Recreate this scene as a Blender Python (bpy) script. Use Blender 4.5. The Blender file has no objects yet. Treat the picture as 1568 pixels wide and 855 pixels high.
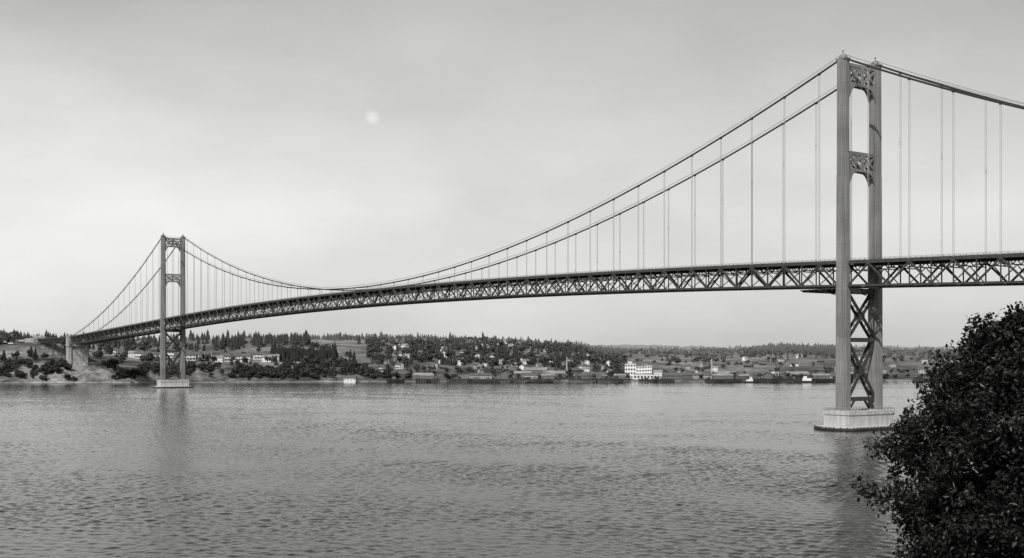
import bpy, math, random
import numpy as np
from mathutils import Vector
random.seed(7); rng=np.random.default_rng(7)
scene=bpy.context.scene
CAMZ=28.8
# ---------------------------------------------------------------- helpers
def link(o,parent=None):
    scene.collection.objects.link(o)
    if parent is not None: o.parent=parent
    return o
def empty(name):
    o=bpy.data.objects.new(name,None); o.empty_display_size=1; return link(o)
def nmat(name):
    m=bpy.data.materials.new(name); m.use_nodes=True
    nt=m.node_tree; b=nt.nodes['Principled BSDF']; return m,nt,b
def N(nt,t,**k):
    n=nt.nodes.new(t)
    for a,v in k.items(): setattr(n,a,v)
    return n
def math_n(nt,op,a,b=None,c=None,clamp=False):
    n=N(nt,'ShaderNodeMath',operation=op,use_clamp=clamp)
    for i,v in enumerate((a,b,c)):
        if v is None: continue
        if isinstance(v,(int,float)): n.inputs[i].default_value=v
        else: nt.links.new(v,n.inputs[i])
    return n.outputs[0]
def maprange(nt,v,a,b,c,d):
    n=N(nt,'ShaderNodeMapRange'); nt.links.new(v,n.inputs[0])
    for i,x in enumerate((a,b,c,d)): n.inputs[i+1].default_value=x
    return n.outputs[0]
def noise(nt,vec,scale,detail=3,rough=.55):
    n=N(nt,'ShaderNodeTexNoise'); n.inputs['Scale'].default_value=scale
    n.inputs['Detail'].default_value=detail; n.inputs['Roughness'].default_value=rough
    nt.links.new(vec,n.inputs['Vector']); return n.outputs[0]
def scaled(nt,vec,s):
    n=N(nt,'ShaderNodeMapping'); n.inputs['Scale'].default_value=s
    nt.links.new(vec,n.inputs['Vector']); return n.outputs[0]
def gray(nt,val):
    c=N(nt,'ShaderNodeCombineColor')
    for i in range(3): nt.links.new(val,c.inputs[i])
    return c.outputs[0]
def simple(name,v,rough=.7,var=.25,scale=.4,stretch=(1,1,1),metal=0,haze=False):
    m,nt,b=nmat(name); g=N(nt,'ShaderNodeNewGeometry').outputs['Position']
    n=noise(nt,scaled(nt,g,stretch),scale,5)
    o=maprange(nt,n,.3,.7,v*(1-var),v*(1+var))
    if haze: o=paint_haze(nt,g,o)
    nt.links.new(gray(nt,o),b.inputs['Base Color'])
    b.inputs['Roughness'].default_value=rough; b.inputs['Metallic'].default_value=metal
    return m
def paint_haze(nt,g,o,far=.24):  # distance haze painted into the base colour: fades to pale grey with world Y
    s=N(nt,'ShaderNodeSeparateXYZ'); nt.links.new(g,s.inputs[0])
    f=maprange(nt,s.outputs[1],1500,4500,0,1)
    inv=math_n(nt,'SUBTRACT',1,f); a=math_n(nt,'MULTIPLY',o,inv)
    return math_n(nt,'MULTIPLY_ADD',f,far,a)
class MB:
    def __init__(s): s.v=[];s.f=[];s.m=[]
    def add(s,vs,fs,mi=0):
        k=len(s.v); s.v.extend(vs)
        for f in fs: s.f.append(tuple(i+k for i in f)); s.m.append(mi)
    def beam(s,p,q,w,h,mi=0,up=Vector((0,0,1))):
        p=Vector(p);q=Vector(q);d=(q-p)
        if d.length<1e-6:return
        d.normalize(); u=Vector(up)
        if abs(d.dot(u))>.98: u=Vector((BX,BY,0))
        a=d.cross(u).normalized(); b=a.cross(d).normalized()
        a*=w/2;b*=h/2
        s.add([tuple(x) for x in (p-a-b,p+a-b,p+a+b,p-a+b,q-a-b,q+a-b,q+a+b,q-a+b)],
              [(0,3,2,1),(4,5,6,7),(0,1,5,4),(1,2,6,5),(2,3,7,6),(3,0,4,7)],mi)
    def box(s,x0,x1,y0,y1,z0,z1,mi=0,T=lambda x,y,z:(x,y,z)):
        s.add([T(*c) for c in ((x0,y0,z0),(x1,y0,z0),(x1,y1,z0),(x0,y1,z0),(x0,y0,z1),(x1,y0,z1),(x1,y1,z1),(x0,y1,z1))],
              [(0,3,2,1),(4,5,6,7),(0,1,5,4),(1,2,6,5),(2,3,7,6),(3,0,4,7)],mi)
    def tube(s,pts,r,n=6,mi=0):
        pts=[Vector(p) for p in pts]; rs=r if isinstance(r,(list,tuple)) else [r]*len(pts)
        k=len(s.v)
        for i,p in enumerate(pts):
            d=(pts[min(i+1,len(pts)-1)]-pts[max(i-1,0)]).normalized()
            u=Vector((0,0,1)) if abs(d.z)<.9 else Vector((1,0,0))
            a=d.cross(u).normalized(); b=a.cross(d)
            for j in range(n):
                t=2*math.pi*j/n; s.v.append(tuple(p+(a*math.cos(t)+b*math.sin(t))*rs[i]))
        for i in range(len(pts)-1):
            for j in range(n):
                s.f.append((k+i*n+j,k+i*n+(j+1)%n,k+(i+1)*n+(j+1)%n,k+(i+1)*n+j)); s.m.append(mi)
        s.f.append(tuple(k+j for j in range(n))[::-1]); s.m.append(mi)
        s.f.append(tuple(k+(len(pts)-1)*n+j for j in range(n))); s.m.append(mi)
    def mesh(s,name,mats):
        me=bpy.data.meshes.new(name); me.from_pydata(s.v,[],s.f)
        for m in mats: me.materials.append(m)
        me.polygons.foreach_set('material_index',s.m); me.update(); return me
    def obj(s,name,mats,parent=None):
        return link(bpy.data.objects.new(name,s.mesh(name,mats)),parent)
def tri_mesh(name,V,F,mat,smooth=False):
    V=np.asarray(V,np.float32);F=np.asarray(F,np.int32);k=F.shape[1]
    me=bpy.data.meshes.new(name); me.vertices.add(len(V)); me.vertices.foreach_set('co',V.ravel())
    me.loops.add(F.size); me.loops.foreach_set('vertex_index',F.ravel())
    me.polygons.add(len(F)); me.polygons.foreach_set('loop_start',np.arange(0,F.size,k,dtype=np.int32))
    me.polygons.foreach_set('loop_total',np.full(len(F),k,np.int32))
    me.polygons.foreach_set('use_smooth',np.full(len(F),smooth))
    me.update(calc_edges=True); me.materials.append(mat); return me

# ---------------------------------------------------------------- materials
def steel_mat(name,v,lo=.75):
    m,nt,b=nmat(name); g=N(nt,'ShaderNodeNewGeometry').outputs['Position']
    n1=noise(nt,scaled(nt,g,(1,1,.06)),.9,5); n2=noise(nt,g,.12,3)
    s=N(nt,'ShaderNodeSeparateXYZ'); nt.links.new(g,s.inputs[0])
    z=math_n(nt,'DIVIDE',s.outputs[2],9.4); fr=math_n(nt,'FRACT',z)
    seam=maprange(nt,fr,0,.035,.72,1)
    fl=math_n(nt,'FLOOR',z); wn=N(nt,'ShaderNodeTexWhiteNoise',noise_dimensions='1D'); nt.links.new(fl,wn.inputs['W'])
    pl=maprange(nt,wn.outputs[0],0,1,.92,1.08)
    o=maprange(nt,n1,.3,.7,v*lo,v*1.2); o=math_n(nt,'MULTIPLY',o,maprange(nt,n2,.3,.7,.85,1.12))
    o=math_n(nt,'MULTIPLY',o,seam); o=math_n(nt,'MULTIPLY',o,pl)
    nt.links.new(gray(nt,o),b.inputs['Base Color']); b.inputs['Roughness'].default_value=.6
    return m
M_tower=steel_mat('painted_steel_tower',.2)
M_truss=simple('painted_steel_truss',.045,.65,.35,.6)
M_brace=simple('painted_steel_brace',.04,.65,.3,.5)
M_cable=simple('cable_wrap',.02,.7,.2,.5)
M_rope=simple('galvanised_rope',.34,.5,.1,.5)
M_road=simple('road_concrete',.2,.9,.2,.3)
M_dark=simple('dark_timber',.03,.9,.4,.5)
def concrete(name,v):
    m,nt,b=nmat(name); g=N(nt,'ShaderNodeNewGeometry').outputs['Position']
    s=N(nt,'ShaderNodeSeparateXYZ'); nt.links.new(g,s.inputs[0])
    n1=noise(nt,scaled(nt,g,(1,1,.12)),.8,6,.6)
    o=maprange(nt,n1,.3,.72,v*.6,v*1.15)
    wet=math_n(nt,'ADD',s.outputs[2],math_n(nt,'MULTIPLY',n1,1.2)); w=maprange(nt,wet,.9,1.6,.25,1)
    o=math_n(nt,'MULTIPLY',o,w)
    nt.links.new(gray(nt,o),b.inputs['Base Color']); b.inputs['Roughness'].default_value=.85; return m
M_conc=concrete('weathered_concrete',.5)
M_conc2=simple('shore_concrete',.32,.85,.3,.25)
# ---------------------------------------------------------------- bridge frame
BX,BY=-.565,.825
def P(s,c,z): return (143.2+BX*s+BY*c, 494.3+BY*s-BX*c, z)
L=853.0; S1=-335.0; S2=L+362.0
def deckz(s):
    if s<0: return 68.5+.034*s
    if s<=L: return 68.5+8*(1-(2*s/L-1)**2)
    return 68.5-.034*(s-L) if s<S2 else 68.5-.034*(S2-L)
TOPZ=151.6
def cablez(s):
    if 0<=s<=L: return 79+(TOPZ-79)*(2*s/L-1)**2
    if s<0: v=min(1,-s/335); return TOPZ+(53-TOPZ)*v-4*15*v*(1-v)
    v=min(1,(s-L)/345)
    return TOPZ+(57-TOPZ)*v-4*12.5*v*(1-v)
CH=10.0
bridge=empty('suspension_bridge')
mb=MB();hr=MB()
for c in (-CH,CH):
    ss=list(np.linspace(S1,0,50))+list(np.linspace(0,L,140))[1:]+list(np.linspace(L,L+345,50))[1:]
    mb.tube([P(s,c,cablez(s)) for s in ss],.4,8)
    for off in (-.45,.45):
        hr.tube([P(s,c+off,cablez(s)+1.5) for s in ss],.05,4)
o=mb.obj('main_cables',[M_cable],bridge)
hr.obj('cable_hand_ropes',[M_cable],bridge)
PAN=L/88
mt=MB();fl=MB();hg=MB()
def seg(s0,n,step):
    for i in range(n):
        a=s0+i*step;b=a+step
        za,zb=deckz(a),deckz(b)
        for c in (-CH,CH):
            mt.beam(P(a,c,za-.5),P(b,c,zb-.5),.7,1.0)
            mt.beam(P(a,c,za-9.8),P(b,c,zb-9.8),.7,.8)
            if i%2==0: mt.beam(P(a,c,za-9.5),P(b,c,zb-1),.5,.72)
            else: mt.beam(P(a,c,za-1),P(b,c,zb-9.5),.5,.72)
            mt.beam(P(a,c,za-1),P(a,c,za-9.5),.38,.4)
            zz=za-9.5 if i%2==0 else za-1.0
            mt.box(a-.9,a+.9,c-.38,c+.38,zz-.55,zz+.75,0,P)
            fl.beam(P(a,c*.93,za+.25),P(b,c*.93,zb+.25),.35,.5)
            for h in (.75,1.15): fl.beam(P(a,c*.93,za+h),P(b,c*.93,zb+h),.08,.09)
            for k in range(4):
                q=a+step*k/4; fl.beam(P(q,c*.93,deckz(q)+.45),P(q,c*.93,deckz(q)+1.15),.1,.1)
        mt.beam(P(a,-CH,za-.8),P(a,CH,za-.8),.4,.5); mt.beam(P(a,-CH,za-3),P(a,CH,za-3),.4,.4)
        for k in range(8):
            c0=-CH+k*CH/4;c1=c0+CH/4
            mt.beam(P(a,c0,za-(3 if k%2 else .9)),P(a,c1,za-(.9 if k%2 else 3)),.3,.3)
        mt.beam(P(a,-CH,za-9.8),P(a,CH,za-9.8),.4,.45)
        mt.beam(P(a,-CH,za-9.8),P(b,0,zb-9.8),.3,.3); mt.beam(P(a,CH,za-9.8),P(b,0,zb-9.8),.3,.3)
        mt.beam(P(a,-CH,za-9.5),P(a,0,za-3),.28,.3); mt.beam(P(a,CH,za-9.5),P(a,0,za-3),.28,.3)
        w=7.6
        fl.add([P(a,-w,za),P(a,w,za),P(b,w,zb),P(b,-w,zb),P(a,-w,za-.4),P(a,w,za-.4),P(b,w,zb-.4),P(b,-w,zb-.4)],
               [(0,1,2,3),(7,6,5,4),(0,3,7,4),(1,5,6,2)],1)
        for cc in (-5.5,-2,2,5.5): fl.beam(P(a,cc,za-.75),P(b,cc,zb-.75),.3,.6)
        fl.box(a+1,a+step-2,-.08,.08,deckz(a+step/2)-.02+.03,deckz(a+step/2)+.04,2,lambda x,y,z:P(x,y,z+deckz(x)-deckz(a+step/2)))
G=2.9
st=(L-2*G)/88
seg(G,88,st)
n1=34; st1=(335-G)/n1; seg(S1,n1,st1)
n2=36; st2=(S2-L-G-6)/n2; seg(L+G,n2,st2)
for (s,e) in ((-G,G),(L-G,L+G)):
    za,zb=deckz(s),deckz(e); w=7.2
    fl.add([P(s,-w,za),P(s,w,za),P(e,w,zb),P(e,-w,zb),P(s,-w,za-1.2),P(s,w,za-1.2),P(e,w,zb-1.2),P(e,-w,zb-1.2)],
               [(0,1,2,3),(7,6,5,4),(0,3,7,4),(1,5,6,2),(0,4,5,1),(3,2,6,7)],1)
def hanger(s,c):
    zt=cablez(s)-.2; zb=deckz(s)+.1
    if zt-zb<1.0: return
    for d in (-.3,.3):
        hg.tube([P(s+d,c,zb),P(s+d,c,zt)],.095,4)
    hg.box(s-.5,s+.5,c-.45,c+.45,zt-.35,zt+.5,1,P)
for c in (-CH,CH):
    for i in range(1,88,2): hanger(G+i*st,c)
    for i in range(1,n1,2): hanger(S1+i*st1,c)
    for i in range(1,n2-1,2): hanger(L+G+i*st2,c)
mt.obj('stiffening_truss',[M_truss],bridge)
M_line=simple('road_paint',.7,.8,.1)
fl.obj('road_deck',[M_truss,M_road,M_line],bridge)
hg.obj('suspender_ropes',[M_rope,M_cable],bridge)
def leg(mb,s0,c0,zb,zt):
    levels=[(zb,1.0),(zb+1.2,1.0),(zb+1.2,.965),(58,.93),(58,.90),(104,.85),(104,.825),(zt,.78)]
    ring=[]
    for z,k in levels:
        l=5.8*k/2; w=(5.2*k)/2; n=.62*k
        pts=[(-l,-w+2*n),(-l+n,-w+2*n),(-l+n,-w+n),(-l+2*n,-w+n),(-l+2*n,-w)]
        q=[]
        q+=pts
        q+=[(-x,y) for x,y in pts[::-1]]
        q+=[(-x,-y) for x,y in pts]
        q+=[(x,-y) for x,y in pts[::-1]]
        ring.append([P(s0+x,c0+y,z) for x,y in q])
    n=len(ring[0]); k=len(mb.v)
    for r in ring: mb.v.extend(r)
    for i in range(len(ring)-1):
        for j in range(n):
            mb.f.append((k+i*n+j,k+i*n+(j+1)%n,k+(i+1)*n+(j+1)%n,k+(i+1)*n+j)); mb.m.append(0)
    mb.f.append(tuple(k+(len(ring)-1)*n+j for j in range(n))); mb.m.append(0)
def strut(mb,s0,zt,zb,ci,nx=2):
    """latticed portal strut with arched soffit"""
    for ds in (-1.45,1.45):
        s=s0+ds; d=.55
        mb.box(s-d/2,s+d/2,-ci,ci,zt-1.3,zt,0,P)
        z0=zb+1.5
        k=24; top=[];bot=[]
        R=4.2
        for i in range(k+1):
            c=-ci+2*ci*i/k
            e=ci-abs(c)
            dz=-(5.2*(max(0,1-e/R))**2.0)+ (.35*min(1,e/ci))
            bot.append((c,zb+dz)); top.append((c,z0))
        for i in range(k):
            (c0,b0),(c1,b1)=bot[i],bot[i+1]
            vs=[P(s-d/2,c0,b0),P(s-d/2,c1,b1),P(s-d/2,c1,z0),P(s-d/2,c0,z0),P(s+d/2,c0,b0),P(s+d/2,c1,b1),P(s+d/2,c1,z0),P(s+d/2,c0,z0)]
            mb.add(vs,[(0,1,2,3),(7,6,5,4),(0,4,5,1),(3,2,6,7)],0)
        zlo,zhi=z0,zt-1.3
        W=2*ci/nx
        for i in range(nx):
            a=-ci+i*W;b=a+W;m=(a+b)/2;zm=(zlo+zhi)/2
            mb.beam(P(s,a,zlo),P(s,b,zhi),.5,.95,0); mb.beam(P(s+.02,a,zhi),P(s+.02,b,zlo),.5,.95,0)
            mb.beam(P(s,a+.35,zlo),P(s,a+.35,zhi),.5,.7,0); mb.beam(P(s,b-.35,zlo),P(s,b-.35,zhi),.5,.7,0)
            r=1.25; o=[P(s-.33,m+r*math.cos(t*math.pi/4),zm+r*math.sin(t*math.pi/4)) for t in range(8)]
            o2=[P(s+.33,m+r*math.cos(t*math.pi/4),zm+r*math.sin(t*math.pi/4)) for t in range(8)]
            mb.add(o+o2,[tuple(range(8)),tuple(range(15,7,-1))]+[(t,(t+1)%8,(t+1)%8+8,t+8) for t in range(8)])
            mb.beam(P(s,m,zlo),P(s,m,zhi),.4,.45,0)
    for c in np.linspace(-ci+1,ci-1,6):
        mb.beam(P(s0-1.2,c,zt-.6),P(s0+1.2,c,zt-.6),.5,.5); mb.beam(P(s0-1.2,c,zb+1),P(s0+1.2,c,zb+1),.5,.5)
def tower(s0):
    t=MB();b=MB();p=MB()
    zt=150.6
    for c in (-CH,CH):
        leg(t,s0,c,7.6,zt)
        t.box(s0-2.4,s0+2.4,c-1.75,c+1.75,zt+.01,zt+.7,0,P)
        k=len(t.v);nn=10;rings=5
        for i in range(rings):
            a=i/(rings-1)*math.pi/2
            for j in range(nn):
                q=2*math.pi*j/nn; t.v.append(P(s0+2.0*math.cos(a)*math.cos(q),c+1.4*math.cos(a)*math.sin(q),zt+.72+1.9*math.sin(a)))
        for i in range(rings-1):
            for j in range(nn): t.f.append((k+i*nn+j,k+i*nn+(j+1)%nn,k+(i+1)*nn+(j+1)%nn,k+(i+1)*nn+j));t.m.append(0)
        t.tube([P(s0,c,zt+2.5),P(s0,c,zt+4)],.18,6)
        t.tube([P(s0,c,zt+3.5),P(s0,c,zt+3.9)],.4,8)
        for a in (-1,1):
            for d in (-1,1): t.beam(P(s0+a*2.2,c+d*1.6,zt+.7),P(s0+a*2.2,c+d*1.6,zt+1.9),.08,.08)
    strut(t,s0,149.4,140.2,8.2)
    for ds in (-1.5,1.5):
        t.beam(P(s0+ds,-8.2,150.5),P(s0+ds,8.2,150.5),.08,.1)
        for c in np.linspace(-8,8,9): t.beam(P(s0+ds,c,149.4),P(s0+ds,c,150.5),.08,.08)
    strut(t,s0,113.6,105.2,8.05)
    ci=7.85
    def X(z1,z0):
        for ds in (-1.3,1.3):
            b.beam(P(s0+ds,-ci,z1),P(s0+ds,ci,z0),.5,1.25); b.beam(P(s0+ds+.03,ci,z1),P(s0+ds+.03,-ci,z0),.5,1.25)
            zm=(z1+z0)/2
            b.box(s0+ds-.34,s0+ds+.36,-1.4,1.4,zm-1.6,zm+1.6,0,P)
        n=9
        for i in range(n+1):
            f=i/n
            for sg in (-1,1):
                c=sg*(-ci+2*ci*f); z=z1+(z0-z1)*f
                c2=sg*(-ci+2*ci*min(1,f+1/n)); z2=z1+(z0-z1)*min(1,f+1/n)
                b.beam(P(s0-1.2,c,z),P(s0+1.2,c2,z2),.25,.25)
    for z,h in ((56.6,2.2),(36.6,1.7),(12.3,1.6)):
        for ds in (-1.3,1.3): b.box(s0+ds-.29,s0+ds+.29,-ci,ci,z-h/2,z+h/2,0,P)
        b.box(s0-1.0,s0+1.0,-ci,ci,z+h/2-.35,z+h/2-.1,0,P)
    X(55.2,37.8); X(35.4,13.4)
    for ds in (-1.3,1.3):
        for sg in (-1,1):
            b.beam(P(s0+ds,sg*ci,8.2),P(s0+ds,sg*(ci-3.2),11.8),.45,.9)
    p.box(s0-6.5,s0+6.5,-14,14,-6,7.0,0,P); p.box(s0-6.8,s0+6.8,-14.3,14.3,6.1,7.55,0,P)
    for c in (-CH,CH): p.box(s0-4.2,s0+4.2,c-3.8,c+3.8,7.5,8.0,0,P)
    out=[(-9.5,-15),(-3,-18.5),(3,-18.5),(9.5,-15),(9.5,15),(3,18.5),(-3,18.5),(-9.5,15)]
    for (z0,z1,e,mi) in ((-6,.9,0,0),(.9,1.5,.45,1)):
        q=[P(s0+x*(1+e/10),y*(1+e/18),z0) for x,y in out]; q2=[P(s0+x*(1+e/10),y*(1+e/18),z1) for x,y in out]
        p.add(q+q2,[tuple(range(7,-1,-1)),tuple(range(8,16))]+[(i,(i+1)%8,(i+1)%8+8,i+8) for i in range(8)],0)
    for i in range(8):
        a=Vector(P(s0+out[i][0]*1.06,out[i][1]*1.04,0)); c2=out[(i+1)%8]; bb=Vector(P(s0+c2[0]*1.06,c2[1]*1.04,0))
        p.beam(a+Vector((0,0,.55)),bb+Vector((0,0,.55)),.5,.9,1)
        nseg=int((bb-a).length/2)
        for j in range(nseg):
            q=a.lerp(bb,j/nseg); p.beam(q+Vector((0,0,-3)),q+Vector((0,0,1.3)),.4,.4,1)
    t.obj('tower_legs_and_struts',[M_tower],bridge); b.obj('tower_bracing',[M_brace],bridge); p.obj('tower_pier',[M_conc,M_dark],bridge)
    r=MB()
    for sg in (-1,1):
        for h in (.6,1.1): r.beam(P(s0+sg*6.5,-14,7.55+h),P(s0+sg*6.5,14,7.55+h),.07,.07); r.beam(P(s0-6.5,sg*14,7.55+h),P(s0+6.5,sg*14,7.55+h),.07,.07)
        for c in np.linspace(-14,14,15): r.beam(P(s0+sg*6.5,c,7.5),P(s0+sg*6.5,c,8.65),.08,.08)
    r.obj('pier_railing',[M_brace],bridge)
tower(0); tower(L)
pf=MB()
for s0 in (0,L):
    a,b=s0+3.2,s0+21
    za=deckz(a)-10.9
    pf.box(a,b,-12.2,12.2,za-.35,za,0,P)
    for c in (-12.1,12.1):
        pf.beam(P(a,c,za+1.1),P(b,c,za+1.1),.1,.1)
        for s in np.linspace(a+.2,b-.2,8): pf.beam(P(s,c,za),P(s,c,za+1.1),.1,.1)
    for s in np.linspace(a+1,b-1,6): pf.beam(P(s,-12,za-.7),P(s,12,za-.7),.3,.6)
    for c in (-12,12): pf.beam(P(a-1,c*.8,za-3.2),P(a+8,c,za-.4),.3,.3)
pf.obj('inspection_platform',[M_brace],bridge)
en=MB(); ap=MB()
zz=deckz(S2)
en.box(S2-6,S2+4,-12,-8,-2,zz-.3,0,P); en.box(S2-6,S2+4,8,12,-2,zz-.3,0,P)
en.box(S2-4.6,S2+3,-8,8,-2,zz-6,0,P); en.box(S2-6.8,S2+4.8,-12.8,12.8,zz-11.6,zz-10.3,0,P)
en.box(S2-5,S2+3.5,-12.4,-8.4,zz-.3,zz+2.2,0,P); en.box(S2-5,S2+3.5,8.4,12.4,zz-.3,zz+2.2,0,P)
AE=S2+172
n=16; sp=(AE-S2-4)/n
for i in range(n):
    a=S2+4+i*sp;b=a+sp
    for c in (-8,8):
        ap.beam(P(a,c,zz-.6),P(b,c,zz-.6),.6,.9); ap.beam(P(a,c,zz-5),P(b,c,zz-5),.5,.6)
        ap.beam(P(a,c,zz-(5 if i%2 else .6)),P(b,c,zz-(.6 if i%2 else 5)),.4,.5); ap.beam(P(a,c,zz-.6),P(a,c,zz-5),.3,.3)
        ap.beam(P(a,c,zz+1),P(b,c,zz+1),.15,.3)
    ap.beam(P(a,-8,zz-3),P(a,8,zz-3),.4,.5)
    ap.box(a,b,-8.6,8.6,zz-.12,zz+.05,1,P)
for s in (S2+45,S2+90,S2+132):
    for c in (-7,7): ap.beam(P(s,c,15),P(s,c,zz-5.4),1.1,1.1,0)
    ap.beam(P(s,-7,20),P(s,7,zz-6),.5,.5,0); ap.beam(P(s,7,20),P(s,-7,zz-6),.5,.5,0)
en.box(AE,AE+14,-11,11,20,zz+.04,0,P)
for c in (-10.6,10.6): en.box(AE,AE+60,c-.4,c+.4,zz-6,zz+1.3,0,P)
en.box(AE+14,AE+400,-10.1,10.1,zz-3,zz+.03,0,P)
z1=deckz(S1)
en.box(S1-40,S1-.5,-14,14,-3,z1-11,0,P); en.box(S1-8,S1-.5,-12.5,12.5,z1-11,z1-.4,0,P)
en.box(S1-120,S1-8,-9,9,0,z1-.02,0,P)
for c in (-CH,CH): en.box(S1-30,S1-.6,c-1.8,c+1.8,z1-.4,z1+1.2,0,P)
en.obj('anchorage_and_piers',[M_conc2],bridge); ap.obj('approach_truss',[M_truss,M_road],bridge)

# ---------------------------------------------------------------- far terrain
cols=np.array([-900,-300,0,100,250,400,500,620,750,850,950,1100,1200,1300,1450,1568,2000,2600.])
Yc_t=np.array([1400,1405,1410,1412,1425,1450,1466,1488,1490,1495,1500,1500,1505,1515,1530,1540,1540,1540.])
rows=np.array([-60,0,14,50,150,300,500,800,1300,2200,4000,9000.])
def yz(y,t): return CAMZ+(550-np.array(y,float))*(1460+t)/1836
c0=lambda l: np.array([l[0],l[0]]+l+[l[-1],l[-1]],float)
T=np.stack([
 np.full(18,-4.), np.full(18,-.1),
 c0([7,9,7,6,5,3,1.5,1.5,1.5,1.5,1.5,1.5,1.5,1.5]),
 c0([17,19,16,14,12,4,3,3,2.5,2.5,2.5,2.5,2.5,2.5]),
 c0([29,28,25,23,19,13,12,11,5,4,4,4,4,5]),
 c0([38,36,34,33,31,30,29,23,8,6,7,8,8,9]),
 yz(c0([527,530,530,530,531,532,533,538,558,560,558,558,560,560]),500),
 yz(c0([518,524,524,521,520,523,526,532,550,553,548,551,553,553]),800),
 yz(c0([512,523,524,522,521,521,524,531,544,547,539,543,547,549]),1300),
 yz(c0([518,523,525,520,521,521,525,531,540,539,534,536,541,544]),2200),
 yz(c0([525,527,527,523,522,523,528,533,536,536,535,536,539,541]),4000),
 yz(c0([532,532,532,530,530,530,530,533,533,534,533,535,537,539]),9000)])
MX,MY,_=P(AE+30,0,0)
def Hf(X,Y):
    X=np.asarray(X,float);Y=np.asarray(Y,float)
    b=784+1836*X/Y
    yc=np.interp(b,cols,Yc_t)+7*np.sin(X*.021)+4*np.sin(X*.057+1)+2.5*np.sin(X*.13)
    t=Y-yc
    ci=np.clip(np.searchsorted(cols,b)-1,0,len(cols)-2); cf=np.clip((b-cols[ci])/(cols[ci+1]-cols[ci]),0,1); cf=cf*cf*(3-2*cf)
    ri=np.clip(np.searchsorted(rows,t)-1,0,len(rows)-2); rf=np.clip((t-rows[ri])/(rows[ri+1]-rows[ri]),0,1)
    z=(T[ri,ci]*(1-cf)+T[ri,ci+1]*cf)*(1-rf)+(T[ri+1,ci]*(1-cf)+T[ri+1,ci+1]*cf)*rf
    amp=np.clip((t-20)/250,0,1)*np.clip(z/25,0,1)*(1+np.clip((t-1200)/1500,0,2.5))
    z=z+amp*(2.4*np.sin(X*.011+Y*.006)+1.5*np.sin(X*.027-Y*.019+2))+np.clip(amp,0,1.5)*.8*np.sin(X*.07+Y*.05)
    z=z+np.clip((t-3500)/4000,0,1)*(16*np.sin(X*.0021+.6)+9*np.sin(X*.0057+2))
    bl=np.clip(t/15,0,1)*np.clip(1-(t-40)/60,0,1)*np.clip(z/12,0,1)
    z=z+bl*(1.6*np.sin(X*.11)+1.1*np.sin(X*.23+Y*.1)+.8*np.sin(X*.41))
    d2=(X-MX)**2+(Y-MY)**2
    z=z+np.clip(52-z,0,60)*np.exp(-d2/(85.**2))
    return z
bs=np.arange(-880,2560,6.0)
ts=np.concatenate([np.arange(-50,120,5),np.arange(120,700,15),np.arange(700,2600,60),np.arange(2600,9001,300)])
Yy=np.empty((len(ts),len(bs)));Xx=np.empty_like(Yy)
for i,t in enumerate(ts):
    Yy[i]=np.interp(bs,cols,Yc_t)+t; Xx[i]=(bs-784)/1836*Yy[i]
Zz=Hf(Xx,Yy)
V=np.stack([Xx,Yy,Zz],-1).reshape(-1,3)
ni,nj=Yy.shape
I,J=np.meshgrid(np.arange(ni-1),np.arange(nj-1),indexing='ij'); a=(I*nj+J).ravel()
F=np.stack([a,a+1,a+nj+1,a+nj],1)
m,nt,b=nmat('hillside_ground'); geo=N(nt,'ShaderNodeNewGeometry'); g=geo.outputs['Position']
s=N(nt,'ShaderNodeSeparateXYZ'); nt.links.new(g,s.inputs[0]); sn=N(nt,'ShaderNodeSeparateXYZ'); nt.links.new(geo.outputs['Normal'],sn.inputs[0])
n1=noise(nt,g,.012,6,.6); n2=noise(nt,g,.09,5,.65); n3=noise(nt,scaled(nt,g,(1,.3,1)),.004,3)
fld=maprange(nt,n1,.40,.58,.05,.19); fld=math_n(nt,'MULTIPLY',fld,maprange(nt,n2,.3,.7,.4,1.4)); fld=math_n(nt,'MULTIPLY',fld,maprange(nt,n3,.4,.62,.65,1.4))
steep=maprange(nt,sn.outputs[2],.94,.86,0,1); steep=math_n(nt,'MULTIPLY',steep,maprange(nt,noise(nt,g,.035,4),.5,.58,.0,1))
mixa=math_n(nt,'MULTIPLY_ADD',math_n(nt,'MULTIPLY',steep,maprange(nt,n2,.35,.65,.3,1.2)),.17,fld)
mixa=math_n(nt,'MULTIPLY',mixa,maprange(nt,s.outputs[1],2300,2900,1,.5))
low=maprange(nt,s.outputs[2],22,4,1,.7); mixa=math_n(nt,'MULTIPLY',mixa,low)
beach=math_n(nt,'MULTIPLY',maprange(nt,s.outputs[2],1.8,.8,0,1),maprange(nt,n2,.3,.6,.05,.2))
mixa=math_n(nt,'ADD',mixa,beach)
wet=maprange(nt,s.outputs[2],.1,.7,.25,1); mixa=math_n(nt,'MULTIPLY',mixa,wet)
nt.links.new(gray(nt,paint_haze(nt,g,mixa,.26)),b.inputs['Base Color']); b.inputs['Roughness'].default_value=.95  # ground colour with distance haze painted in
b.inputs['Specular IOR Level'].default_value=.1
link(bpy.data.objects.new('hills',tri_mesh('hills',V,F,m,True)))

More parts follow.
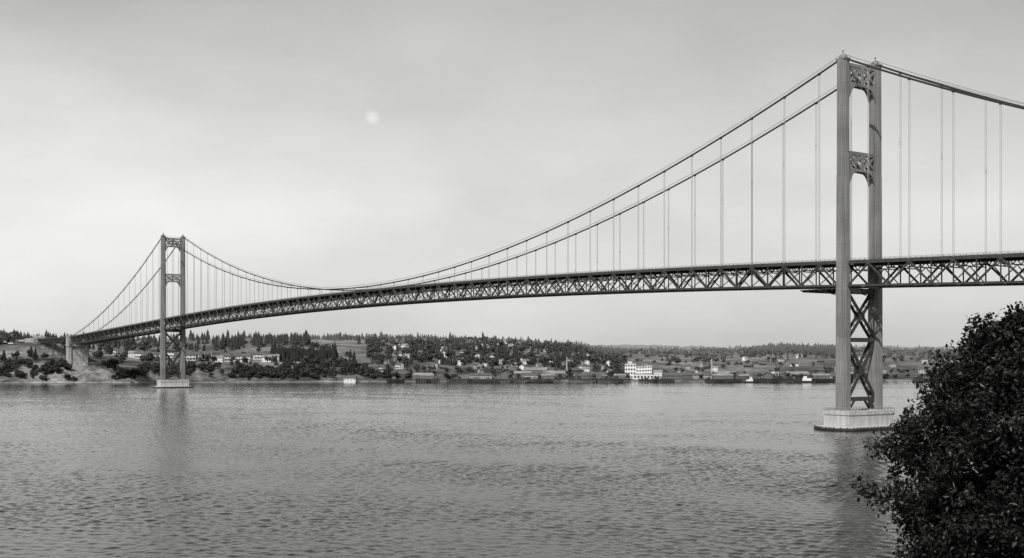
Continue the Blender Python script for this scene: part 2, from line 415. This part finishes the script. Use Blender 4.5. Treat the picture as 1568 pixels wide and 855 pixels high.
def Hn(X,Y):
    X=np.asarray(X,float);Y=np.asarray(Y,float)
    yc=70+np.maximum(0,X-60)*.8+3*np.sin(X*.09)
    f=np.clip((yc-Y)/65,-.2,1); sm=np.where(f>0,f*f*(3-2*f),f*1.2)
    z=27.2*sm
    return z+np.where((f>0)&(f<.95),.35*np.sin(X*.5+Y*.3)+.25*np.sin(X*1.1-Y*.7),0)
gx=np.arange(-400,700,4.0);gy=np.arange(-400,620,3.0)
GX,GY=np.meshgrid(gx,gy); V=np.stack([GX,GY,Hn(GX,GY)],-1).reshape(-1,3); ni,nj=GX.shape
I,J=np.meshgrid(np.arange(ni-1),np.arange(nj-1),indexing='ij'); a=(I*nj+J).ravel()
M_g=simple('bluff_grass',.09,.95,.6,.5)
link(bpy.data.objects.new('ground',tri_mesh('ground',V,np.stack([a,a+1,a+nj+1,a+nj],1),M_g,True)))

# ---------------------------------------------------------------- distant trees
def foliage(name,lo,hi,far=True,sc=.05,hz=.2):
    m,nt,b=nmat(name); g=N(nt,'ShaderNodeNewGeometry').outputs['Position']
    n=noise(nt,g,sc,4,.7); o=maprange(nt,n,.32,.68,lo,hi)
    if far: o=paint_haze(nt,g,o,hz)  # far foliage colour lightened to paint in distance haze
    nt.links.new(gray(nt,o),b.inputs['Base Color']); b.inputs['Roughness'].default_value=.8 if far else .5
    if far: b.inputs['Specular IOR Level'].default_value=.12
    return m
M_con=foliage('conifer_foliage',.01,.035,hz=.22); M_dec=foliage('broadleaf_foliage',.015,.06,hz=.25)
def conifer_t(r):
    v=[];f=[]
    n=6
    for k in range(5):
        zb=.08+.17*k; zt=min(1,zb+.36); R=.24*(1-k/5.6)
        base=len(v); v.append((0,0,zt))
        ph=r.uniform(0,6)
        for j in range(n*2):
            a=ph+math.pi*j/n; q=R*(1 if j%2 else .5)*r.uniform(.75,1.2); v.append((q*math.cos(a),q*math.sin(a),zb-r.uniform(0,.05)*(j%2)))
        for j in range(n*2): f.append((base,base+1+j,base+1+(j+1)%(n*2)))
    b=len(v); v+=[(.02,0,0),(-.02,.02,0),(-.02,-.02,0),(0,0,.5)]; f+=[(b,b+1,b+3),(b+1,b+2,b+3),(b+2,b,b+3)]
    return np.array(v),np.array(f)
def broad_t(r):
    v=[];f=[]
    lobes=[(r.uniform(-.25,.25),r.uniform(-.25,.25),r.uniform(.35,.8),r.uniform(.2,.32)) for _ in range(6)]
    for _ in range(85):
        l=lobes[r.integers(6)]; d=r.normal(size=3); d/=np.linalg.norm(d); c=np.array(l[:3])+d*l[3]*r.uniform(.7,1.05)
        u=np.cross(d,r.normal(size=3)); u/=np.linalg.norm(u); w=np.cross(d,u)+d*r.uniform(-.4,.4); s_=r.uniform(.07,.13)
        k=len(v); v+=[c+u*s_,c+w*s_,c-u*s_,c-w*s_]; f+=[(k,k+1,k+2),(k,k+2,k+3)]
    k=len(v); v+=[np.array((.04,0,0)),np.array((-.04,.03,0)),np.array((-.04,-.03,0)),np.array((0,0,.6))]; f+=[(k,k+1,k+3),(k+1,k+2,k+3),(k+2,k,k+3)]
    return np.array(v),np.array(f)
def scatter(name,temps,pts,hs,wf,mat):
    Vs=[];Fs=[];off=0; which=rng.integers(0,len(temps),len(pts))
    for ti,(tv,tf) in enumerate(temps):
        idx=np.where(which==ti)[0]
        if len(idx)==0: continue
        a=rng.uniform(0,6.28,len(idx)); h=hs[idx]; w=h*wf*rng.uniform(.8,1.25,len(idx))
        ca,sa=np.cos(a)[:,None],np.sin(a)[:,None]
        x=(tv[:,0]*ca-tv[:,1]*sa)*w[:,None]+pts[idx,0][:,None]; y=(tv[:,0]*sa+tv[:,1]*ca)*w[:,None]+pts[idx,1][:,None]
        z=tv[:,2]*h[:,None]+pts[idx,2][:,None]-.3
        Vs.append(np.stack([x,y,z],-1).reshape(-1,3))
        Fs.append((tf[None]+(np.arange(len(idx))*len(tv))[:,None,None]).reshape(-1,3)+off); off+=len(idx)*len(tv)
    link(bpy.data.objects.new(name,tri_mesh(name,np.concatenate(Vs),np.concatenate(Fs),mat)))
def pos(b,t):
    b=np.asarray(b,float);t=np.asarray(t,float)
    Y=np.interp(b,cols,Yc_t)+t; X=(b-784)/1836*Y; return np.stack([X,Y,Hf(X,Y)],-1)
def clump(p,sc,seed):
    x,y=p[:,0]*sc,p[:,1]*sc
    return .5+.22*np.sin(x*1.3+seed)*np.cos(y*.9+seed*2)+.18*np.sin(x*2.9-y*1.7+seed*3)+.12*np.sin(x*6.1+y*5.3+seed)
def zone(n,b0,b1,t0,t1,thr,sc=.02,seed=0):
    p=pos(rng.uniform(b0,b1,n),rng.uniform(t0,t1,n)); k=clump(p,sc,seed)+rng.uniform(-.1,.1,n)>thr
    p=p[k]; return p[p[:,2]>1.5]
con=[zone(700,-300,130,340,620,.35,.012,1),zone(300,120,440,420,620,.55,.012,1.7),zone(450,-300,300,600,1300,.45,.01,2),zone(180,300,560,700,1300,.6,.01,2.2),zone(250,-280,560,100,330,.68,.03,3),
     zone(300,520,960,650,1000,.58,.012,4),zone(1000,420,960,1250,1700,.4,.012,9),zone(260,560,900,200,500,.6,.03,5),
     zone(260,415,515,190,300,.3,.02,5.5),zone(50,445,475,500,640,.2,.02,5.5),
     zone(350,900,1900,700,1300,.64,.01,6),zone(2000,850,1900,1300,2400,.42,.008,7),zone(3000,-300,1900,2200,4000,.38,.004,8),zone(800,1150,1290,1100,1700,.3,.01,3)]
con=np.concatenate(con)
dec=[zone(1500,-300,520,8,60,.46,.04,11),zone(600,-300,560,60,330,.62,.03,12),zone(500,-300,500,330,600,.56,.02,13),
     zone(420,430,600,16,160,.46,.03,14),zone(1800,560,960,110,800,.52,.03,15),zone(700,940,1900,80,800,.6,.02,16),zone(450,560,1700,30,110,.55,.05,21),
     zone(900,900,1900,800,1500,.52,.012,17),zone(2800,850,1900,1500,2600,.42,.008,18),zone(900,-200,900,1300,2400,.5,.01,19)]
dec=np.concatenate(dec)
keep=lambda p: p[~((np.abs((p[:,0]-143.2)*.825+(p[:,1]-494.3)*.565)<17)&(p[:,1]<1800))]
con=keep(con);dec=keep(dec)
hc=rng.uniform(10,19,len(con))*rng.choice([1,1,1,1,1.35],len(con))*np.interp(con[:,1],[1900,2500,4500],[1,.75,.9])
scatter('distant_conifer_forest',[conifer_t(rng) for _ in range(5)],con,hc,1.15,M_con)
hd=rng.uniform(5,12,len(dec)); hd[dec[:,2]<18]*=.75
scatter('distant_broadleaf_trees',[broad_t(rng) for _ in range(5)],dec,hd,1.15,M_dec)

# ---------------------------------------------------------------- houses
M_white=simple('white_clapboard',.66,.8,.12); M_cream=simple('grey_clapboard',.34,.8,.1); M_darkw=simple('dark_shingle_wall',.12,.8,.25)
M_roof=simple('roof_shingle',.09,.9,.3); M_roofl=simple('roof_metal',.22,.7,.3,.1); M_win=simple('window_glass',.03,.2,.1); M_door=simple('door_wood',.12,.7,.2)
def house_mesh(name,w,d,h,rh,mats,porch=False):
    m=MB()
    m.box(-w/2,w/2,-d/2,d/2,-3,h,0)
    e=.5
    m.add([(-w/2,-d/2,h),(-w/2,d/2,h),(-w/2,0,h+rh)],[(0,2,1)],0); m.add([(w/2,-d/2,h),(w/2,d/2,h),(w/2,0,h+rh)],[(0,1,2)],0)
    k=rh/(d/2)
    for sg in (-1,1):
        y1=sg*(d/2+e); z1=h-k*e
        m.add([(-w/2-e,y1,z1+.05),(w/2+e,y1,z1+.05),(w/2+e,0,h+rh+.05),(-w/2-e,0,h+rh+.05),(-w/2-e,y1,z1+.3),(w/2+e,y1,z1+.3),(w/2+e,0,h+rh+.3),(-w/2-e,0,h+rh+.3)],
              [(0,3,2,1),(4,5,6,7),(0,1,5,4),(1,2,6,5),(3,0,4,7)],1)
    m.box(w*.2,w*.2+.9,.3,1.2,h,h+rh+1.2,1)
    nf=2 if h>4.5 else 1
    for fl_ in range(nf):
        z0=1+fl_*2.8
        xs=np.linspace(-w/2+1.5,w/2-1.5,max(2,int(w/3)))
        for i,x in enumerate(xs):
            for sg in (-1,1):
                y=sg*d/2
                if fl_==0 and i==len(xs)//2 and sg<0: m.box(x-.5,x+.5,y-.06,y+.06,0,2.1,3); continue
                m.box(x-.55,x+.55,y-.04,y+.04,z0,z0+1.4,2)
        for y in np.linspace(-d/2+1.6,d/2-1.6,2):
            for sg in (-1,1): m.box(sg*w/2-.04,sg*w/2+.04,y-.5,y+.5,z0,z0+1.4,2)
    if porch:
        m.box(-w/2+.5,w/2-.5,-d/2-2.4,-d/2,2.4,2.7,1); m.box(-w/2+.5,w/2-.5,-d/2-2.4,-d/2-.01,-2,.3,0)
        for x in np.linspace(-w/2+.8,w/2-.8,4): m.box(x-.12,x+.12,-d/2-2.3,-d/2-2.06,.3,2.4,0)
    return m.mesh(name,mats)
HM=[house_mesh('house_a',11,8,5.6,3.2,[M_white,M_roof,M_win,M_door],True),house_mesh('house_b',13,8,3.4,2.6,[M_white,M_roof,M_win,M_door]),
    house_mesh('house_c',10,9,5.8,3.6,[M_cream,M_roof,M_win,M_door]),house_mesh('house_d',14,9,3.6,3,[M_darkw,M_roof,M_win,M_door],True),
    house_mesh('house_e',12,9,5.8,2.4,[M_white,M_roofl,M_win,M_door])]
WM=[house_mesh('warehouse_a',30,14,5,3.5,[M_darkw,M_roofl,M_win,M_door]),house_mesh('warehouse_b',24,13,5.5,3.5,[M_darkw,M_roof,M_win,M_door]),house_mesh('warehouse_c',34,14,5,3.6,[M_cream,M_roof,M_win,M_door])]
def put(name,me,b,t,rz,sc=1,z=None):
    p=pos(b,t); o=bpy.data.objects.new(name,me); link(o)
    o.location=(p[0],p[1],(p[2] if z is None else z)+.1); o.rotation_euler=(0,0,rz); o.scale=(sc,)*3
fixed=[(205,225),(214,215),(224,225),(233,220),(243,230),(262,260),(291,205),(300,215),(318,235),(345,212),(356,215),(366,215),(377,205),(410,180),(420,190),(335,190),(572,120),(583,130),(38,330),(60,270),(175,250),(470,310),(455,340),(20,280),(395,240)]
for b_,t_ in fixed: put('wooden_house',HM[0 if rng.random()<.6 else 4],b_,t_,rng.uniform(-.5,.5),rng.uniform(.95,1.3))
placed=[]
n=0
while n<150:
    b_=rng.uniform(585,935); t_=95+rng.uniform(0,1)**.8*760
    if b_>850 and t_>560: continue
    p=pos(b_,t_)
    if any((p[0]-q[0])**2+(p[1]-q[1])**2<24**2 for q in placed): continue
    placed.append(p); n+=1
    put('wooden_house',HM[rng.integers(5)],b_,t_,rng.uniform(-1.6,1.6),rng.uniform(.6,1.0))
for i in range(60):
    b_=rng.uniform(1020,1700); t_=rng.uniform(60,900); put('wooden_house',HM[rng.integers(5)],b_,t_,rng.uniform(-.8,.8),rng.uniform(.7,1.05))
for b_,t_,k,r in [(612,45,1,.3),(648,40,0,-.2),(690,60,1,1.2),(735,42,2,.2),(818,65,2,.1),(848,80,0,.15),(822,125,0,-.2),(775,55,1,1.4),(893,55,1,.3),(922,60,0,1.3),(1045,60,1,.2),(1075,75,2,.1),
                  (1140,60,0,.4),(1178,55,1,1.2),(1262,45,2,.1),(1430,70,0,.3),(1540,60,0,.1),(1110,110,0,.1),(800,95,0,.05),(833,150,2,-.1),(670,90,1,.5),(905,100,2,.1),(1030,30,1,0),(1220,90,0,.2)]:
    put('warehouse',WM[k],b_,t_,r,rng.uniform(.75,1.05))
put('boathouse',HM[1],536,4,0,1.1,1.5)
wm=MB()
def blk(x0,x1,y0,y1,z1,nf,nx):
    wm.box(x0,x1,y0,y1,-2,z1,0); wm.box(x0-.3,x1+.3,y0-.3,y1+.3,z1,z1+.6,1)
    for f_ in range(nf):
        z=1+f_*(z1/nf)
        for i in range(nx):
            x=x0+(i+.5)*(x1-x0)/nx; w=(x1-x0)/nx*.3
            wm.box(x-w,x+w,y0-.05,y0+.05,z+.5,z+z1/nf*.55,2)
        for i in range(3):
            y=y0+(i+.5)*(y1-y0)/3; wm.box(x0-.05,x0+.05,y-1.2,y+1.2,z+.3,z+z1/nf*.55,2)
blk(-18,-3,0,16,21,4,4); blk(-2.99,9,1,16,17.5,4,3); blk(9.01,19,2,15,18.5,4,3); blk(-6,30,-12,-.01,6.5,1,8); blk(-14,-8,4,10,24,1,1)
wm.box(21,33,3,13,-2,9,0); wm.add([(20.5,2.5,9),(33.5,2.5,9),(33.5,8,12.5),(20.5,8,12.5),(20.5,13.5,9),(33.5,13.5,9)],[(0,1,2,3),(3,2,5,4),(0,3,4),(1,5,2)],1)
put('white_mill_building',wm.mesh('white_mill_building',[M_white,M_roofl,M_win]),977,60,-.12,.95)
def wharf(b_,t_,ln,wd,shed=False,hz=4.0):
    m=MB(); m.box(-ln/2,ln/2,-wd/2,wd/2,hz-.8,hz,0)
    for x in np.arange(-ln/2+1,ln/2,2.0):
        for y in (-wd/2+.3,0,wd/2-.3): m.tube([(x,y,-3),(x,y,hz-.8)],.3,6)
        m.tube([(x,-wd/2-.3,-3),(x,-wd/2-.3,hz+rng.uniform(0,1.3))],.28,5)
    for zb in (1.2,2.4): m.beam((-ln/2,-wd/2-.1,zb),(ln/2,-wd/2-.1,zb),.3,.5)
    for i in range(int(ln/5)):
        x=rng.uniform(-ln*.45,ln*.45); w=rng.uniform(.6,2.4); h=rng.uniform(.8,3.4); m.box(x-w,x+w,-w,w,hz-.01,hz+h,0 if rng.random()<.7 else 1)
    for i in range(int(ln/22)):
        x=rng.uniform(-ln*.45,ln*.45); m.tube([(x,0,hz),(x,0,hz+rng.uniform(7,13))],[.25,.12],5)
    m.box(-2,2,wd/2,wd/2+45,hz-.6,hz-.05,0)
    for y in np.arange(wd/2+3,wd/2+45,6):
        for x in (-1.7,1.7): m.tube([(x,y,-3),(x,y,hz-.6)],.25,5)
    if shed:
        m.box(-ln*.3,ln*.25,-wd*.25,wd*.35,hz,hz+4.3,1); m.add([(-ln*.31,-wd*.3,hz+4.2),(ln*.26,-wd*.3,hz+4.2),(ln*.26,.05*wd,hz+6.4),(-ln*.31,.05*wd,hz+6.4),(-ln*.31,wd*.4,hz+4.2),(ln*.26,wd*.4,hz+4.2)],[(0,1,2,3),(3,2,5,4),(0,3,4),(1,5,2)],2)
    me=m.mesh('timber_wharf',[M_dark,M_darkw,M_roofl]); put('timber_wharf',me,b_,t_,rng.uniform(-.14,.14),1,0)
for a_ in [(718,-26,54,12,False),(785,-38,72,11,False),(840,-18,30,12,True),(912,-44,66,14,False,4.6),(1005,-30,44,12,False),(1108,-28,46,12,True),(1190,-40,78,12,False,4.4),(1258,-20,38,14,True),(655,-16,30,9,True),(606,-14,22,8,False),(1420,-16,34,10,False),(1340,-14,24,9,True),(950,-20,26,10,True)]: wharf(*a_)
def boat(ln,wd,cab):
    m=MB(); out=[(-ln/2,-wd/2),(ln*.3,-wd/2),(ln/2,0),(ln*.3,wd/2),(-ln/2,wd/2)]
    a=[(x*.92,y*.8,-.8) for x,y in out]; c=[(x,y,1.8+(.8 if x>ln*.4 else 0)) for x,y in out]
    m.add(a+c,[(4,3,2,1,0),(5,6,7,8,9)]+[(i,(i+1)%5,(i+1)%5+5,i+5) for i in range(5)],0)
    if cab: m.box(-ln*.3,ln*.1,-wd*.3,wd*.3,1.8,4.4,1); m.box(-ln*.1,ln*.05,-wd*.22,wd*.22,4.4,6.4,1); m.box(ln*.055,ln*.06,-wd*.2,wd*.2,5,5.9,2); m.tube([(-ln*.2,0,4.4),(-ln*.2,0,10)],.15,5,2); m.tube([(ln*.2,0,1.8),(ln*.2,0,9)],.15,5,2)
    else:
        for x in np.linspace(-ln*.35,ln*.2,4): m.box(x-2,x+2,-wd*.35,wd*.35,1.8,2.9,0)
    return m
bm=boat(34,8,False).mesh('barge',[M_dark,M_white,M_win]); bm2=boat(22,6,True).mesh('work_boat',[M_dark,M_white,M_win])
put('barge',bm,826,-62,.05,1,0); put('barge',bm,745,-52,3.1,1,0); put('work_boat',bm2,1232,-56,3.0,1.2,0); put('work_boat',bm2,1150,-52,.1,.9,0)
sk=MB(); sk.tube([(0,0,-1),(0,0,30)],[1.6,.9],10); sk.tube([(0,0,29),(0,0,30.5)],1.15,10)
for b_,t_ in ((868,110),(1090,150)): put('smokestack',sk.mesh('smokestack',[M_cream]),b_,t_,0,.8)
cr=MB()
for sx in (-3,3):
    for sy in (-3,3): cr.beam((sx,sy,0),(sx*.5,sy*.5,14),.6,.6)
cr.beam((-3,-3,3),(3,-3,10),.4,.4); cr.beam((3,-3,3),(-3,-3,10),.4,.4); cr.box(-2.5,2.5,-2.5,2.5,14,17,0); cr.beam((0,0,16),(17,0,29),.8,.8); cr.beam((0,0,17),(-3,0,24),.5,.5); cr.beam((-3,0,24),(17,0,29),.15,.15)
put('dock_crane',cr.mesh('dock_crane',[M_dark]),1190,10,.3,1)

# ---------------------------------------------------------------- foreground tree
M_leaf,nt,b=nmat('leaf'); g=N(nt,'ShaderNodeNewGeometry').outputs['Position']
o=math_n(nt,'MULTIPLY',maprange(nt,noise(nt,g,1.3,3),.35,.68,.003,.02),maprange(nt,noise(nt,g,14,1),.35,.65,.3,1.9))
nt.links.new(gray(nt,o),b.inputs['Base Color']); b.inputs['Roughness'].default_value=.42; b.inputs['Specular IOR Level'].default_value=.25
M_bark=simple('bark',.04,.9,.4,4,(1,1,.2))
def leaves(C,nper,rad,size,r):
    n=len(C)*nper
    c=np.repeat(C,nper,0)+r.normal(size=(n,3))*rad*np.array([1,1,.8])
    d=r.normal(size=(n,3)); d[:,2]+=.6; d/=np.linalg.norm(d,axis=1)[:,None]
    u=np.cross(d,r.normal(size=(n,3))); u/=np.linalg.norm(u,axis=1)[:,None]; w=np.cross(d,u)
    s_=r.uniform(.65,1.25,n)[:,None]*size
    a=c-u*s_; e=c+u*s_; l=c+w*s_*.48+d*s_*.15-u*s_*.1; q=c-w*s_*.48+d*s_*.15-u*s_*.1
    V=np.stack([a,l,e,q],1).reshape(-1,3); k=np.arange(n)*4
    F=np.concatenate([np.stack([k,k+1,k+2],1),np.stack([k,k+2,k+3],1)])
    return V,F
def prof(z): return np.interp(z,[20.6,21.5,23,25,26.4,27.7,28.6,29.2,29.6,29.9],[1.2,2.2,2.75,2.8,2.62,2.1,1.5,.95,.4,.05])
def tree(name,cx,cy,zg,ztop,wid,ncl,r,nper=70,size=.062):
    par=empty(name); par.location=(0,0,0)
    f=(ztop-zg)/(30.1-19.3)
    zz_=lambda z: ztop-(30.1-z)*f
    C=[]
    while len(C)<ncl:
        z=r.uniform(20.6,29.85); th=r.uniform(0,2*math.pi)
        lump=1+.13*math.sin(3*th+z*1.7)+.13*math.sin(5*th-z*3.1)+.09*math.sin(9*th+z*5)
        R=prof(z)*lump; q=R*(r.uniform(0,1)**.42)
        if r.uniform()>.25+R/3.2: continue
        if math.sin(z*4+th*4+q*3)>.88: continue
        C.append((cx+wid*q*math.cos(th),cy+wid*q*math.sin(th),zz_(z)))
    C=np.array(C)
    S=[]
    for _ in range(110):
        z=r.uniform(24,29.3);th=r.uniform(0,6.28);R=prof(z)*wid
        p0=np.array([cx+R*math.cos(th),cy+R*math.sin(th),zz_(z)]); dr=np.array([math.cos(th)*.4,math.sin(th)*.4,.9])
        for k in range(r.integers(4,7)): S.append(p0+dr*k*.09)
    for _ in range(18):
        p0=np.array([cx-.35+r.uniform(-.8,.6),cy+r.uniform(-.6,.6),zz_(28.9)]); 
        hgt=r.uniform(.4,1.1)
        for k in range(9): S.append(p0+np.array([.04*k*r.uniform(-1,1),0,hgt*k/9]))
    V1,F1=leaves(C,nper,.17,size,r); V2,F2=leaves(np.array(S),12,.07,size,r)
    me=tri_mesh('crown',np.concatenate([V1,V2]),np.concatenate([F1,F2+len(V1)]),M_leaf); link(bpy.data.objects.new('crown',me),par)
    t=MB(); base=Vector((cx,cy,zg-.4)); top=Vector((cx-.1,cy,zz_(29)))
    t.tube([base,base.lerp(top,.03),base.lerp(top,.2)+Vector((.1,0,0)),base.lerp(top,.5),base.lerp(top,.8)+Vector((-.1,0,0)),top],[.42,.28,.23,.16,.08,.03],9)
    for i in range(46):
        tgt=Vector(C[r.integers(len(C))]); s0=base.lerp(top,max(.15,min(.92,(tgt.z-base.z)/(top.z-base.z)-.18)))
        mid=s0.lerp(tgt,.5)+Vector((0,0,-.15)); t.tube([s0,mid,tgt],[.07,.04,.012],5)
    t.obj('trunk',[M_bark],par)
r2=np.random.default_rng(3)
tree('broadleaf_tree',11.95,28,float(Hn(11.95,28)),29.95,1.02,1750,r2,80,.07)
tree('broadleaf_tree',19.5,31,float(Hn(19.5,31)),28.6,1.05,700,r2,50,.08)
sh=empty('shrub'); C=r2.normal(size=(40,3))*np.array([.3,.4,.3])+np.array([4.35,20,24.6])
V1,F1=leaves(C,30,.12,.05,r2); link(bpy.data.objects.new('shrub_leaves',tri_mesh('shrub_leaves',V1,F1,M_leaf)),sh)
t=MB()
for i in range(14): t.tube([(4.35,20,float(Hn(4.35,20))-.2),tuple((C[i]+np.array([4.35,20,23.5]))/2),tuple(C[i])],[.05,.03,.01],5)
t.obj('shrub_stems',[M_bark],sh)

# ---------------------------------------------------------------- water (modelled waves)
m,nt,b=nmat('tidal_water'); g=N(nt,'ShaderNodeNewGeometry').outputs['Position']
nS=noise(nt,scaled(nt,g,(.8,1,1)),2.6,3,.65)
bp=N(nt,'ShaderNodeBump'); bp.inputs['Distance'].default_value=.08; bp.inputs['Strength'].default_value=.6
nt.links.new(nS,bp.inputs['Height']); nt.links.new(bp.outputs[0],b.inputs['Normal'])
b.inputs['Base Color'].default_value=(.006,.006,.006,1); b.inputs['IOR'].default_value=1.333; b.inputs['Roughness'].default_value=.05
ys=[110.0]
while ys[-1]<1600: ys.append(ys[-1]+max(.3,.3*(ys[-1]/290)**1.45))
ys=np.array([-3000,-1000,-300,0,60]+ys+[1700,1900,2400,3500,6000,14000.])
us=np.concatenate([[-1.0,-.75,-.6,-.52],np.linspace(-.46,.46,1400),[.52,.6,.75,1.0]])
U,Yw=np.meshgrid(us,ys)
Xw=U*np.maximum(np.abs(Yw),100)
Xw=np.where(np.abs(U)>.9,np.sign(U)*16000,Xw)
Zw=np.zeros_like(Xw)
wr=np.random.default_rng(5)
K=64
lam=np.exp(wr.uniform(np.log(.8),np.log(4.6),K)); th=wr.normal(-math.pi/2+.25,.95,K)
kk=2*math.pi/lam; amp=.0108*np.sqrt(2)/kk
wx=Xw+60*np.sin(Yw*.008+1)+25*np.sin(Xw*.013+Yw*.021)
wy=Yw+45*np.sin(Xw*.009)+18*np.sin(Xw*.027-Yw*.012+2)
for j in range(K):
    ph=kk[j]*(math.cos(th[j])*Xw+math.sin(th[j])*Yw)+wr.uniform(0,6.28)
    g1,g2,g3=wr.uniform(-.16,.16),wr.uniform(.02,.12),wr.uniform(0,6.28)
    Zw+=amp[j]*np.sin(ph)*(1+.8*np.sin(g1*wx+g2*wy+g3))
patch=.95+.22*np.sin(wx*.015)*np.sin(wy*.023)+.16*np.sin(wx*.041+wy*.053)+.16*np.sin(wy*.071-wx*.011)+.1*np.sin(wy*.13+wx*.03)
for (sx,sy,rx,ry,k) in ((30,470,75,16,.6),(70,395,60,9,.45),(-60,640,150,22,.4),(150,720,120,26,.4),(-190,540,60,10,.35)):
    q=((Xw-sx)/rx)**2+((Yw-sy-.12*(Xw-sx)+6*np.sin(Xw*.08))/ry)**2
    patch*=1-k*np.exp(-q)*(.7+.3*np.sin(Xw*.31+Yw*.2))
Zw*=np.clip(patch,.2,1.6)
inside=(np.abs(U)<.5)&(Yw>100)&(Yw<1650)
Zw=np.where(inside,Zw,0)
V=np.stack([Xw,Yw,Zw],-1).reshape(-1,3); ni,nj=Xw.shape
I,J=np.meshgrid(np.arange(ni-1),np.arange(nj-1),indexing='ij'); a=(I*nj+J).ravel()
print('water verts',len(V))
link(bpy.data.objects.new('water',tri_mesh('water',V,np.stack([a,a+1,a+nj+1,a+nj],1),m,True)))

# ---------------------------------------------------------------- light & sky
el=math.radians(44); az=(-.38,-.925)
sl=bpy.data.lights.new('sun','SUN'); sl.energy=4.2; sl.angle=math.radians(.5); sl.color=(1,.985,.96)
so=link(bpy.data.objects.new('sun',sl)); d=Vector((az[0]*math.cos(el),az[1]*math.cos(el),math.sin(el)))
so.rotation_euler=d.to_track_quat('Z','Y').to_euler(); so.location=(0,0,300)
wd=bpy.data.worlds.new('World'); scene.world=wd; wd.use_nodes=True; nt=wd.node_tree
bg=nt.nodes['Background']; sk=N(nt,'ShaderNodeTexSky'); sk.sky_type='NISHITA'; sk.sun_disc=False; sk.sun_elevation=el; sk.sun_rotation=math.atan2(az[0],az[1]); sk.air_density=1; sk.dust_density=2
bw=N(nt,'ShaderNodeRGBToBW'); nt.links.new(sk.outputs[0],bw.inputs[0])
tc=N(nt,'ShaderNodeTexCoord').outputs['Generated']
sp_=N(nt,'ShaderNodeSeparateXYZ'); nt.links.new(tc,sp_.inputs[0])
cl=noise(nt,scaled(nt,tc,(1,1,2.4)),2.4,6,.55)
# thin high haze: brightest in a band above the horizon, thinner overhead
cr_=N(nt,'ShaderNodeValToRGB'); nt.links.new(sp_.outputs[2],cr_.inputs[0])
e=cr_.color_ramp.elements; e[0].position=0; e[0].color=(.76,)*3+(1,); e[1].position=1; e[1].color=(.22,)*3+(1,)
for p_,v_ in ((.05,.86),(.12,.92),(.19,.80),(.28,.56),(.5,.33)):
    x=e.new(p_); x.color=(v_,v_,v_,1)
haze=math_n(nt,'MULTIPLY',cr_.outputs[0],maprange(nt,cl,.3,.7,7.8,11.3))
haze=math_n(nt,'MULTIPLY',haze,maprange(nt,sp_.outputs[0],-.42,.4,1.09,.92))
v=math_n(nt,'MULTIPLY',bw.outputs[0],.22); v=math_n(nt,'MULTIPLY_ADD',haze,.77,v)
# soft bright spot added to the sky, lifting one small round area
md=Vector((-.1166,1,.2015)).normalized()
vn=N(nt,'ShaderNodeVectorMath',operation='DISTANCE'); nt.links.new(tc,vn.inputs[0]); vn.inputs[1].default_value=tuple(md)
mr=N(nt,'ShaderNodeMapRange',interpolation_type='SMOOTHERSTEP'); nt.links.new(vn.outputs['Value'],mr.inputs[0])
for i,x in enumerate((0.0,.0085,1.0,0.0)): mr.inputs[i+1].default_value=x
v=math_n(nt,'MULTIPLY',v,math_n(nt,'MULTIPLY_ADD',mr.outputs[0],.26,1.0))
cc=N(nt,'ShaderNodeCombineColor'); nt.links.new(v,cc.inputs[0]); nt.links.new(v,cc.inputs[1]); nt.links.new(math_n(nt,'MULTIPLY',v,.975),cc.inputs[2])
nt.links.new(cc.outputs[0],bg.inputs[0]); bg.inputs[1].default_value=.1

# ---------------------------------------------------------------- camera
cd=bpy.data.cameras.new('camera'); cd.sensor_width=36; cd.lens=36*1836/1568; cd.shift_y=.078; cd.clip_start=.5; cd.clip_end=30000
co=link(bpy.data.objects.new('camera',cd)); co.location=(0,0,CAMZ); co.rotation_euler=(math.pi/2,0,0); scene.camera=co
scene.view_settings.view_transform='Standard'; scene.view_settings.look='None'; scene.view_settings.exposure=0
